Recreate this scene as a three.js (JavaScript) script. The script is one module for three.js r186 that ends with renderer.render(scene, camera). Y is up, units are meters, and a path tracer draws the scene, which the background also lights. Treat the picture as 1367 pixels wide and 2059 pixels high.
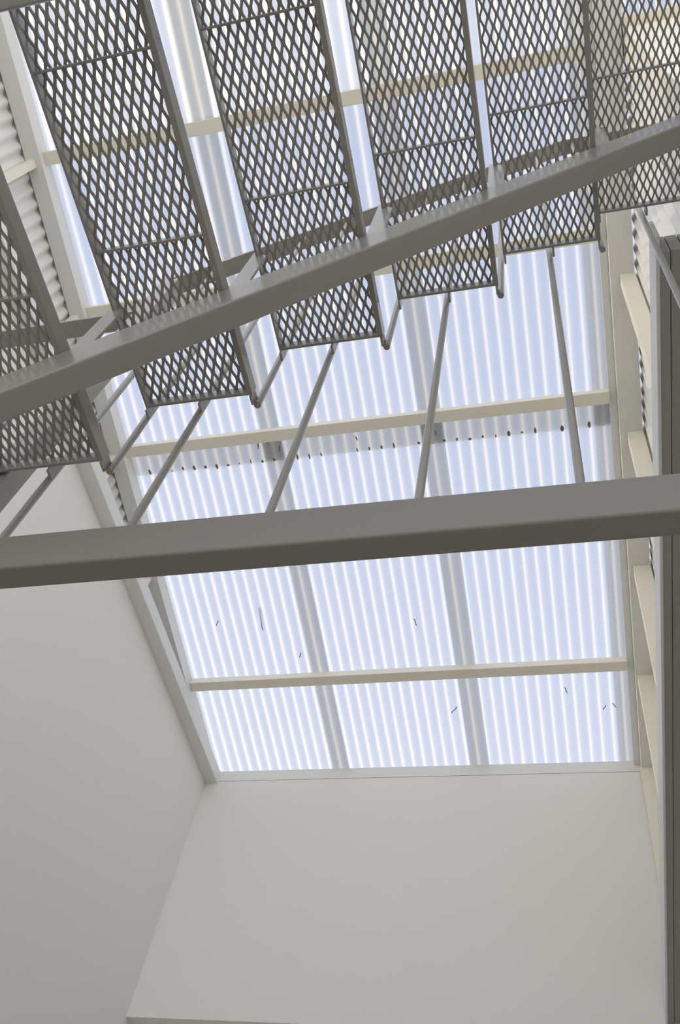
import * as THREE from 'three';
import { mergeGeometries } from 'three/addons/utils/BufferGeometryUtils.js';
import { ImprovedNoise } from 'three/addons/math/ImprovedNoise.js';

// ---------------------------------------------------------------- camera, sky, sun, exposure
const H = 1.5;                                   // eye height; heights below are given from the eye
const scene = new THREE.Scene();
const camera = new THREE.PerspectiveCamera(58.416, 1367 / 2059, 0.05, 100);
camera.position.set(0, H, 0);
camera.rotation.order = 'YXZ';
camera.rotation.set(THREE.MathUtils.degToRad(55.666), THREE.MathUtils.degToRad(24.212), THREE.MathUtils.degToRad(15.074));
scene.add(camera);

{ // plain clear-day sky: pale towards the horizon, bluer overhead
  const w = 64, h = 64, d = new Float32Array(w * h * 4);
  for (let j = 0; j < h; j++) {
    const el = ((j + 0.5) / h - 0.5) * Math.PI;            // -90 .. 90 degrees
    const t = Math.pow(Math.max(0, Math.sin(el)), 0.45);
    const c = el > 0 ? [2.12 - 1.87 * t, 2.08 - 1.73 * t, 1.97 - 1.34 * t] : [0.50, 0.48, 0.44];
    for (let i = 0; i < w; i++) { const k = (j * w + i) * 4; d[k] = c[0]; d[k + 1] = c[1]; d[k + 2] = c[2]; d[k + 3] = 1; }
  }
  const sky = new THREE.DataTexture(d, w, h, THREE.RGBAFormat, THREE.FloatType);
  sky.mapping = THREE.EquirectangularReflectionMapping; sky.magFilter = THREE.LinearFilter; sky.minFilter = THREE.LinearFilter;
  sky.needsUpdate = true;
  scene.background = sky;
  scene.backgroundIntensity = 1.0;
}
const sun = new THREE.DirectionalLight(0xffeac0, 2.2);
sun.position.set(-9, H + 1 + 3.9, -1 - 1.6);
sun.target.position.set(0, H + 1, -1);
sun.castShadow = true;
sun.shadow.mapSize.set(2048, 2048);
Object.assign(sun.shadow.camera, { left: -7, right: 7, top: 7, bottom: -7, near: 0.5, far: 25 });
scene.add(sun, sun.target);

const renderer = new THREE.WebGLRenderer({ antialias: true });
renderer.toneMapping = THREE.LinearToneMapping;
renderer.toneMappingExposure = 1.66;
renderer.shadowMap.enabled = true;
renderer.shadowMap.type = THREE.PCFSoftShadowMap;

// ---------------------------------------------------------------- helpers
let seed = 7;
const rnd = () => { seed = (seed * 1664525 + 1013904223) >>> 0; return seed / 4294967296; };
const noise = new ImprovedNoise();
const taken = {};
const numbered = (n) => { const k = taken[n] = (taken[n] ?? -1) + 1; return k ? `${n}_${String(k).padStart(3, '0')}` : n; };
function put(o, parent) { o.castShadow = true; o.receiveShadow = true; (parent ?? scene).add(o); return o; }
function mesh(name, geo, mat, parent) {
  const m = new THREE.Mesh(geo, mat); m.name = parent ? name : numbered(name); return put(m, parent);
}
function tag(o, label, category, group) { o.userData.label = label; o.userData.category = category; if (group) o.userData.group = group; return o; }
function structure(o, label, category) { o.userData.kind = 'structure'; if (label) o.userData.label = label; if (category) o.userData.category = category; return o; }
function group(name) { const g = new THREE.Group(); g.name = numbered(name); scene.add(g); return g; }

// eight-cornered block whose bottom and top may rise along z (for the sloping rafters); uv in metres
function block(x0, x1, z0, z1, yb, yt) {
  const B = typeof yb === 'function' ? yb : () => yb, T = typeof yt === 'function' ? yt : () => yt;
  const P = (x, top, z) => [x, (top ? T(z) : B(z)) + H, z];
  const a = P(x0, 0, z0), b = P(x1, 0, z0), c = P(x1, 0, z1), d = P(x0, 0, z1);
  const e = P(x0, 1, z0), f = P(x1, 1, z0), g = P(x1, 1, z1), h = P(x0, 1, z1);
  const pos = [], uv = [], nor = [];
  const quad = (p, q, r, s) => {
    const U = new THREE.Vector3(...q).sub(new THREE.Vector3(...p)), V = new THREE.Vector3(...s).sub(new THREE.Vector3(...p));
    const n = U.clone().cross(V).normalize(), lu = U.length(), lv = V.length();
    for (const [t, u, v] of [[p, 0, 0], [q, lu, 0], [r, lu, lv], [p, 0, 0], [r, lu, lv], [s, 0, lv]]) { pos.push(...t); uv.push(u, v); nor.push(n.x, n.y, n.z); }
  };
  quad(a, b, c, d); quad(h, g, f, e); quad(d, c, g, h); quad(b, a, e, f); quad(c, b, f, g); quad(a, d, h, e);
  const G = new THREE.BufferGeometry();
  G.setAttribute('position', new THREE.Float32BufferAttribute(pos, 3));
  G.setAttribute('normal', new THREE.Float32BufferAttribute(nor, 3));
  G.setAttribute('uv', new THREE.Float32BufferAttribute(uv, 2));
  return G;
}
// steel hollow section with rounded corners: runs along +z of its own frame for length L; w across x, h across y, centred
function hollow(w, h, L, r = 0.006) {
  const s = new THREE.Shape(), x = w / 2, y = h / 2;
  s.moveTo(-x + r, -y); s.lineTo(x - r, -y); s.absarc(x - r, -y + r, r, -Math.PI / 2, 0);
  s.lineTo(x, y - r); s.absarc(x - r, y - r, r, 0, Math.PI / 2);
  s.lineTo(-x + r, y); s.absarc(-x + r, y - r, r, Math.PI / 2, Math.PI);
  s.lineTo(-x, -y + r); s.absarc(-x + r, -y + r, r, Math.PI, Math.PI * 1.5);
  return new THREE.ExtrudeGeometry(s, { depth: L, bevelEnabled: false, curveSegments: 4 });
}
function alongX(geo, x, y, z) { return geo.rotateY(Math.PI / 2).translate(x, y + H, z); }   // section: w -> z, h -> y
function merge(list) { return mergeGeometries(list.map((g) => g.index ? g.toNonIndexed() : g), false); }

// ---------------------------------------------------------------- materials
function noiseTexture(size, make, srgb) {
  const d = new Uint8Array(size * size * 4);
  for (let j = 0; j < size; j++) for (let i = 0; i < size; i++) {
    const c = make(i / size, j / size), k = (j * size + i) * 4;
    d[k] = c[0]; d[k + 1] = c[1]; d[k + 2] = c[2]; d[k + 3] = 255;
  }
  const t = new THREE.DataTexture(d, size, size); t.wrapS = t.wrapT = THREE.RepeatWrapping;
  t.magFilter = THREE.LinearFilter; t.minFilter = THREE.LinearMipmapLinearFilter; t.generateMipmaps = true;
  if (srgb) t.colorSpace = THREE.SRGBColorSpace;
  t.needsUpdate = true; return t;
}
const tile = (u, v, f, z) => { // tileable noise by blending over the seams
  const n = (a, b) => noise.noise(a * f, b * f, z);
  return (n(u, v) * (1 - u) + n(u - 1, v) * u) * (1 - v) + (n(u, v - 1) * (1 - u) + n(u - 1, v - 1) * u) * v;
};
const plasterBump = noiseTexture(256, (u, v) => { const n = 128 + 60 * tile(u, v, 6, 1.3) + 50 * tile(u, v, 23, 4.1) + 20 * tile(u, v, 71, 8.2); return [n, n, n]; });
const paintBump = noiseTexture(256, (u, v) => { const n = 128 + 70 * tile(u, v, 9, 2.7) + 50 * tile(u, v, 40, 6.6); return [n, n, n]; });
paintBump.repeat.set(4, 4);
const lin = (r, g, b) => new THREE.Color().setRGB(r, g, b);
const plaster = new THREE.MeshStandardMaterial({ color: lin(0.83, 0.812, 0.768), roughness: 0.92, bumpMap: plasterBump, bumpScale: 0.0006 });
const creamSteel = new THREE.MeshStandardMaterial({ color: lin(0.87, 0.83, 0.715), roughness: 0.5, bumpMap: paintBump, bumpScale: 0.0001 });
const whiteSteel = new THREE.MeshStandardMaterial({ color: lin(0.79, 0.785, 0.755), roughness: 0.5, bumpMap: paintBump, bumpScale: 0.0001 });
const claddingPaint = new THREE.MeshStandardMaterial({ color: lin(0.82, 0.81, 0.78), roughness: 0.55 });
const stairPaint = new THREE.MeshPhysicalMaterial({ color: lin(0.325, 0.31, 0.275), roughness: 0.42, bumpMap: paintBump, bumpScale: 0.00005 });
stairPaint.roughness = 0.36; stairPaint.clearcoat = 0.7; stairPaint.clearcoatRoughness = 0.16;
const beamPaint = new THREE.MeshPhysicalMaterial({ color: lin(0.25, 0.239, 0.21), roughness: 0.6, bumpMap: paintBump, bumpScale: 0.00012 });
const shadedTrim = new THREE.MeshStandardMaterial({ color: lin(0.37, 0.355, 0.32), roughness: 0.6 });  // shade under the edge beam put into the colour, darker than its pale steel
const clearSheet = new THREE.MeshPhysicalMaterial({ color: lin(0.655, 0.655, 0.64), roughness: 0.78, transmission: 0.92, thickness: 0, side: THREE.DoubleSide });
const milkySheet = new THREE.MeshPhysicalMaterial({ color: lin(0.70, 0.695, 0.655), roughness: 0.93, transmission: 0.88, thickness: 0, side: THREE.DoubleSide });
const concrete = new THREE.MeshStandardMaterial({ color: lin(0.36, 0.31, 0.24), roughness: 0.85, bumpMap: plasterBump, bumpScale: 0.001 });
const dirt = new THREE.MeshStandardMaterial({ color: lin(0.22, 0.21, 0.195), roughness: 1 });

// ---------------------------------------------------------------- the setting
const ZB = -4.5, ZF = 1.8, XL = -2.46, XR = 0.62, S = 0.17;
const roofY = (z) => 4.05 + S * (z - ZB);                        // underside of the roof sheets

structure(mesh('floor', block(XL - 0.3, XR + 0.3, ZB - 0.4, ZF, -H - 0.15, -H), concrete));

const wallLeft = group('wall_left'); structure(wallLeft);
mesh('plaster_panel', block(XL - 0.2, XL, ZB - 0.3, ZF, -H, 3.95), plaster, wallLeft);

const wallBack = group('wall_back'); structure(wallBack);
mesh('plaster_panel', block(XL - 0.2, XR + 0.2, ZB - 0.3, ZB, 2.385, 3.965), plaster, wallBack);
mesh('lower_panel', block(XL - 0.2, XR + 0.2, ZB - 0.4, ZB - 0.12, -H, 2.385), plaster, wallBack);
mesh('top_plate', block(XL, 0.343, ZB - 0.1, ZB + 0.002, 3.967, 4.049), whiteSteel, wallBack);

const wallRight = group('wall_right'); structure(wallRight);
mesh('plaster_panel', block(XR, XR + 0.2, ZB - 0.3, ZF, -H, 2.9), plaster, wallRight);

// vertical-ribbed corrugated cladding of the side walls above the wall plates
const PITCH = 0.0696;
function corrugated(u0, u1, v0, v1, place, depth, per = 12, nv = 2, skew = 0.5) {
  const nu = Math.max(2, Math.round((u1 - u0) / PITCH * per)), pos = [], idx = [], uv = [];
  for (let j = 0; j <= nv; j++) for (let i = 0; i <= nu; i++) {
    const u = u0 + (u1 - u0) * i / nu, f = u / PITCH - Math.floor(u / PITCH);
    const t = f < skew ? (1 - Math.cos(Math.PI * f / skew)) / 2 : (1 + Math.cos(Math.PI * (f - skew) / (1 - skew))) / 2;   // 0 on the crest, 1 in the trough
    const v = typeof v1 === 'function' ? v0 + (v1(u) - v0) * j / nv : v0 + (v1 - v0) * j / nv;
    pos.push(...place(u, v, depth * (1 - t))); uv.push(u, v);
  }
  for (let j = 0; j < nv; j++) for (let i = 0; i < nu; i++) { const a = j * (nu + 1) + i, b = a + nu + 1; idx.push(a, a + 1, b, a + 1, b + 1, b); }
  const g = new THREE.BufferGeometry();
  g.setAttribute('position', new THREE.Float32BufferAttribute(pos, 3));
  g.setAttribute('uv', new THREE.Float32BufferAttribute(uv, 2));
  g.setIndex(idx); g.computeVertexNormals(); return g;
}
claddingPaint.side = THREE.DoubleSide;
for (const [z0, z1] of [[ZB, -2.9], [-2.95, -1.35], [-1.4, 0.25], [0.2, ZF]]) {
  mesh('cladding_sheet', corrugated(z0, z1, 3.9, (z) => roofY(z) + 0.02, (z, y, d) => [-2.486 - d, y + H, z], 0.018), claddingPaint, wallLeft);
  if (z0 < -1) mesh('cladding_sheet', corrugated(z0, Math.min(z1, -0.6), 2.47, (z) => roofY(z) + 0.02, (z, y, d) => [0.462 + d, y + H, z], 0.018), claddingPaint, wallRight);
}
// end wall that closes the right-hand strip above the beam
mesh('end_panel', block(0.46, 1.5, -0.66, -0.54, 2.95, roofY(-0.54)), creamSteel, wallRight);
mesh('end_panel_trim', block(0.46, 1.5, -0.54, -0.5, roofY(-0.54) - 0.09, roofY(-0.54)), creamSteel, wallRight);

// wall plates
const plateL = mesh('trim_1', hollow(0.09, 0.095, ZF - ZB).translate(-2.42, 3.9975 + H, ZB), whiteSteel); structure(plateL);

// ---------------------------------------------------------------- roof sheets: part of the ceiling
const roof = group('ceiling'); structure(roof);
const columns = [[-2.50, -1.48], [-1.60, -0.57], [-0.69, 0.345], [0.225, 0.475]];
const rows = [[-4.62, -2.20, 0, clearSheet], [-2.375, -0.585, 1, clearSheet], [-0.635, ZF, 2, milkySheet]];
rows.forEach(([z0, z1, up, mat], r) => columns.forEach(([x0, x1], c) => {
  const lift = 0.004 * (c % 2) + 0.009 * (up % 2) + 0.002;
  mesh('roof_sheet', corrugated(x0, x1, z0, z1, (x, z, d) => [x, roofY(z) + lift + d + H, z], 0.011, 20, 6, 0.78), mat, roof);
}));

mesh('roof_sheet', corrugated(0.44, 1.55, -0.62, ZF, (x, z, d) => [x, roofY(z) + 0.006 + d + H, z], 0.011, 20, 6, 0.78), clearSheet, roof);

// ---------------------------------------------------------------- rafters, purlins, studs, edge beam
const RD = 0.10;
const rafterL = mesh('roof_rafter', block(-2.482, -2.398, ZB, ZF, (z) => roofY(z) - RD, (z) => roofY(z) - 0.001), whiteSteel);
tag(rafterL, 'pale sloping steel rafter along the left edge of the roof', 'rafter');
const rafterR = group('roof_rafter');
mesh('rafter_box', block(0.342, 0.452, ZB, ZF, (z) => roofY(z) - RD - 0.01, (z) => roofY(z) - 0.001), whiteSteel, rafterR);
mesh('edge_batten', block(0.303, 0.341, ZB, ZF, (z) => roofY(z) - 0.035, (z) => roofY(z) - 0.002), whiteSteel, rafterR);
tag(rafterR, 'pale sloping steel rafter with edge batten along the right edge of the roof', 'rafter');

const purlinZ = [-3.79, -2.95, -2.2, -1.4, -0.61];
const purlinSays = ['nearest the back wall', 'hidden behind the long level beam', 'just above the dirty sheet overlap', 'seen past the lower ends of the treads', 'crossing behind the upper halves of the treads'];
purlinZ.forEach((z, i) => {
  const y = roofY(z);
  const g = hollow(0.066, 0.055, 2.7, 0.004).rotateY(Math.PI / 2).rotateX(-Math.atan(S)).translate(-2.397, y - 0.0285 + H, z);
  tag(mesh('roof_purlin', g, creamSteel), `cream steel purlin under the corrugated roof ${purlinSays[i]}`, 'purlin', 'roof purlins');
});
const leftSays = ['on the left wall plate next to the back wall', 'on the left wall plate below the level beam end', 'on the left wall plate behind the lowest baluster', 'on the left wall plate behind the second lowest tread', 'on the left wall in the upper left corner'];
// studs of the left clerestory, one below each purlin end
purlinZ.forEach((z, i) => {
  const yb = 4.046, yt = roofY(z) - RD;
  tag(mesh('wall_stud', block(-2.478, -2.43, z - 0.02, z + 0.02, yb, (q) => yt + S * (q - z)), creamSteel), `short cream stud ${leftSays[i]}`, 'stud', 'left wall studs');
});
const studSays = ['closest to the mesh treads', 'level with the dirty sheet overlap', 'beside the end of the level beam', 'beside the purlin nearest the back wall', 'in the corner with the back wall'];
[-1.60, -2.385, -3.14, -3.83, -4.47].forEach((z, i) => {
  const x = [0.385, 0.376, 0.365, 0.352, 0.335][i];
  tag(mesh('wall_stud', block(x, 0.455, z - 0.025, z + 0.025, 2.585, (q) => roofY(q) - RD - 0.011), creamSteel), `cream upright stud under the right rafter ${studSays[i]}`, 'stud', 'right wall studs');
});
const edge = group('edge_beam');
// children are laid out about z = -1.95, where the beam is turned a little out of square with the roof
mesh('beam_section', hollow(0.0105, 0.136, 3.715, 0.003).translate(0.2988, 2.518 + H, -2.545), whiteSteel, edge);
mesh('shaded_channel', block(0.3045, 0.330, -2.545, 1.125, 2.4534, 2.582), shadedTrim, edge);  // separate darkened strip in place of the beam's own shaded underside
mesh('shaded_channel', block(0.3326, 0.3616, -2.545, 1.125, 2.4577, 2.582), shadedTrim, edge);
mesh('soffit_board', block(0.365, XR - 0.03, -2.545, 1.125, 2.4645, 2.582), shadedTrim, edge);
edge.position.z = -1.95; edge.rotation.y = 0.0095;
tag(edge, 'long pale beam with grooved underside in painted shade grey down the right edge', 'beam');

// ---------------------------------------------------------------- level beam under the stair
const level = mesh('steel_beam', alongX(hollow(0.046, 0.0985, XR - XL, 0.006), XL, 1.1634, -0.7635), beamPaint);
tag(level, 'grey level steel beam crossing the whole view below the stair', 'beam');

// ---------------------------------------------------------------- the steel stair
const stair = group('steel_staircase');
tag(stair, 'grey steel staircase with expanded mesh treads, seen from below', 'staircase');
const G = 0.25, R = 0.2224, Y0 = 1.4403, X0 = -0.839;             // going, rise, bottom of tread 0, its back edge
const TW = 0.239, ZA = -0.733, ZE = 0.246, FD = 0.035;            // tread width, far and near end, depth of the frame

// expanded metal: zigzag strands that meet side by side at the knots
function expandedMetal(w, z0, z1) {
  const SW = 0.0196 / 2, LW = 0.0442, hw = 0.0021, th = 0.0028, kn = 0.0030, lean = 0.0007;
  const n = Math.round(w / SW), step = w / n, pos = [], idx = [];
  for (let m = 0; m < n; m++) {
    const path = [];
    const xl = m * step + (m ? hw * 0.8 : 0.001), xr = (m + 1) * step - (m < n - 1 ? hw * 0.8 : 0.001);
    for (let k = 0; ; k++) {
      const zc = z0 + k * LW / 2, x = (k + m) % 2 ? xr : xl;
      if (zc > z1 + LW) break;
      path.push([x, zc - kn], [x, zc + kn]);
    }
    const inside = path.filter((p) => p[1] >= z0 - kn && p[1] <= z1 + kn);
    const base = pos.length / 3;
    inside.forEach(([x, z]) => {
      const zz = Math.min(z1, Math.max(z0, z));
      pos.push(x - hw - lean, 0, zz, x + hw - lean, 0, zz, x + hw + lean, th, zz, x - hw + lean, th, zz);
    });
    for (let i = 0; i < inside.length - 1; i++) {
      const a = base + i * 4, b = a + 4;
      for (let q = 0; q < 4; q++) { const r = (q + 1) % 4; idx.push(a + q, a + r, b + r, a + q, b + r, b + q); }
    }
  }
  let g = new THREE.BufferGeometry();
  g.setAttribute('position', new THREE.Float32BufferAttribute(pos, 3));
  g.setIndex(idx); g = g.toNonIndexed(); g.computeVertexNormals();
  g.setAttribute('uv', new THREE.Float32BufferAttribute(new Float32Array(g.attributes.position.count * 2), 2));
  return g;
}
// parts of one tread in its own frame: x from 0 (front) to TW (back), y from the bottom of its frame
const bar = (x0, x1, y0, y1, z0, z1, r = 0.0012) => { // small flat bar with eased edges, running along its longest side
  const w = x1 - x0, h = y1 - y0, l = z1 - z0;
  if (l >= w) return hollow(w, h, l, r).translate(x0 + w / 2, y0 + h / 2, z0);
  return hollow(l, h, w, r).rotateY(Math.PI / 2).translate(x0, y0 + h / 2, z0 + l / 2);
};
const FW = 0.005, BW = 0.012;
const treadParts = {
  mesh_panel: expandedMetal(TW - FW - BW, ZA + 0.006, ZE - 0.006).translate(FW, 0.024, 0),
  front_bar: bar(0, FW, 0, FD, ZA, ZE),
  back_bar: bar(TW - BW, TW, 0, FD, ZA, ZE),
  far_end_bar: bar(FW, TW - BW, 0, FD - 0.004, ZA, ZA + 0.006),
  near_end_bar: bar(FW, TW - BW, 0, FD - 0.004, ZE - 0.006, ZE),
  cross_bar: bar(FW, TW - BW, 0.004, 0.024, -0.4025, -0.3975),
  cross_bar_near: bar(FW, TW - BW, 0.004, 0.024, -0.0805, -0.0755),
};
const tab = (x, y0, y1) => bar(x - 0.0025, x + 0.0025, y0, y1, -0.753, ZA, 0.001);
const midTab = tab(TW / 2 + 0.004, -0.012, 0.028), backTab = tab(TW - 0.004, -0.006, 0.03), frontTab = tab(0.004, -0.012, 0.03);
const bolt = new THREE.CylinderGeometry(0.006, 0.006, 0.008, 6).rotateZ(Math.PI / 2);
for (let k = 0; k <= 6; k++) {
  const t = new THREE.Group(); t.name = 'tread'; stair.add(t);
  t.position.set(X0 + k * G - TW, Y0 + k * R + H, 0);
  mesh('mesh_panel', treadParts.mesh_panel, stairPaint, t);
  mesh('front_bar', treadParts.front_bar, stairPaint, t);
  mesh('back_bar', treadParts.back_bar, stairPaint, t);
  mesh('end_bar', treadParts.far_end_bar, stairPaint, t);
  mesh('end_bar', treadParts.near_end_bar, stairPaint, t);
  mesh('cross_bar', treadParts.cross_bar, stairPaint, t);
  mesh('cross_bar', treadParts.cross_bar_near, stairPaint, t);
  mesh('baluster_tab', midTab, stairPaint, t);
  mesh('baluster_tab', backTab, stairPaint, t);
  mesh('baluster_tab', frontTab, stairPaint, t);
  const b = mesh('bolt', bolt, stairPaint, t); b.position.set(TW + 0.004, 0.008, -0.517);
}
// stringers: rectangular hollow sections under the treads
const SL = 0.875, ang = Math.atan(SL), SH = 0.082;
function stringer(z0, z1) {
  const xa = XL, xb = XR, L = (xb - xa) / Math.cos(ang);
  // top line passes through the back edge of tread 2
  const top = (x) => 1.8852 + SL * (x + 0.3335);
  const g = hollow(z1 - z0, SH, L, 0.005).rotateY(Math.PI / 2);
  g.translate(0, -SH / 2, 0).rotateZ(ang).translate(xa, top(xa) + H, (z0 + z1) / 2);
  return g;
}
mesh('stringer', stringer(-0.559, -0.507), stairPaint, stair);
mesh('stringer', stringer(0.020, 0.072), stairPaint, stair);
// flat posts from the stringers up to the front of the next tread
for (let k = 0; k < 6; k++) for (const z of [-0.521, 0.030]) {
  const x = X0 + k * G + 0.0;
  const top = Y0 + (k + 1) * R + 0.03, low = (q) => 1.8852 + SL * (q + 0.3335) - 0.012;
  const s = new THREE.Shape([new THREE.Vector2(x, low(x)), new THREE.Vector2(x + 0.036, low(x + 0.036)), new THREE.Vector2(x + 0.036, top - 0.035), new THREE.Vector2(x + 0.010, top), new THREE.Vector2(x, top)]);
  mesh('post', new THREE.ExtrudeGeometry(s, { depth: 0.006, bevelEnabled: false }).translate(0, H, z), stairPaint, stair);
}
// handrail: a flat bar that runs level, steps up, rises with the flight and runs level again
const railY = (x) => x < -1.112 ? 2.353 : x > 0.135 ? 3.56 : 3.456 + 0.79 * (x - 0.0027);
{
  const t = 0.012, z0 = -0.79, z1 = -0.74;
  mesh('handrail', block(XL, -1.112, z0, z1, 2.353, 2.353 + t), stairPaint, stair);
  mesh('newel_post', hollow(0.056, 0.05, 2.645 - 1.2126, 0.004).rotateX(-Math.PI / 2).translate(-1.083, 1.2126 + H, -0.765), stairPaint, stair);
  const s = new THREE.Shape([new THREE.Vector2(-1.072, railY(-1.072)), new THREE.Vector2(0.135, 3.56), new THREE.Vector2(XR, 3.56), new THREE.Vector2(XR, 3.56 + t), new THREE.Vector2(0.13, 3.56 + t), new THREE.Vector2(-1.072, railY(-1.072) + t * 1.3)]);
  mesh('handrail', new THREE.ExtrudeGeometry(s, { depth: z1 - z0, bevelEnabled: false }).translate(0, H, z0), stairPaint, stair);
}
// balusters: a short one at the back of each tread, a long one from the level beam at the middle of each tread
function rod(x, y0, y1, z = -0.7585) {
  const shape = new THREE.CylinderGeometry(0.0076, 0.0076, y1 - y0, 14).translate(x, (y0 + y1) / 2 + H, z);
  mesh('baluster', shape, stairPaint, stair);
}
for (let k = -1; k <= 5; k++) {
  const xs = X0 + k * G + 0.003, xm = X0 + k * G - 0.125;
  if (k >= 0) rod(xs, Y0 + k * R + 0.002, railY(xs) + 0.004);
  rod(xm, 1.2115, railY(xm) + 0.004);
}

// ---------------------------------------------------------------- dirt on the roof
const blob = new THREE.SphereGeometry(1, 10, 6);
for (let i = 0; i < 37; i++) {
  const x = (Math.round(-2.36 / PITCH) + i + 0.76) * PITCH, r = rnd();
  if (x > 0.28 || r < 0.22) continue;
  const z = -2.365 + 0.012 * rnd(), m = mesh('dirt_spot', blob, dirt, roof);
  m.position.set(x + 0.004, roofY(z) + H + 0.001, z);
  m.scale.set(0.003 + 0.007 * rnd(), 0.002, 0.005 + 0.016 * rnd());
}
for (const [x, z, l] of [[-1.62, -2.27, .05], [-1.565, -2.25, .06], [-1.50, -2.30, .05], [-1.05, -2.29, .03], [-0.66, -2.27, .04], [-0.61, -2.31, .03]]) {
  const m = mesh('dirt_streak', blob, dirt, roof);
  m.position.set(x, roofY(z) + H + 0.004, z); m.scale.set(0.004, 0.002, l * 0.5); m.rotation.y = (rnd() - 0.5) * 0.6;
}
function fleck(x, z, l, turn, label, name = 'leaf_fleck', category = 'leaf') {
  const pts = []; for (let i = 0; i <= 6; i++) { const t = i / 6 - 0.5; pts.push(new THREE.Vector3((name === 'twig' ? 0.015 : 0.1) * l * Math.sin(t * 5), 0, t * l)); }
  const g = new THREE.TubeGeometry(new THREE.CatmullRomCurve3(pts), 10, 0.0028, 6).scale(1, 0.6, 1).rotateY(turn).rotateX(-Math.atan(S)).translate(x, roofY(z) + H + 0.0075, z);
  return tag(mesh(name, g, dirt), label, category);
}
const twigX = -1.845;
fleck(twigX, -3.37, 0.16, 0.05, 'dark thin twig lying on the roof sheet near the left wall', 'twig', 'twig');
fleck(-2.136, -3.38, 0.04, 0.3, 'small dark leaf fleck on the roof sheet, left of the twig');
fleck(-1.645, -3.64, 0.035, 0.2, 'small dark fleck on the roof sheet above the left lap joint');
fleck(-0.891, -3.46, 0.045, -0.4, 'small dark fleck on the middle roof sheet above the lowest purlin');
fleck(-0.739, -4.09, 0.06, 0.5, 'dark fleck on the roof sheet beside the right lap joint near the back wall');
fleck(0.159, -4.115, 0.035, 0.3, 'left one of two dark flecks near the right rafter by the back wall');
fleck(0.217, -4.10, 0.035, -0.8, 'right one of two dark flecks near the right rafter by the back wall');
fleck(-0.054, -3.98, 0.04, -0.5, 'small dark fleck on the right roof sheet under the lowest purlin');

renderer.render(scene, camera);
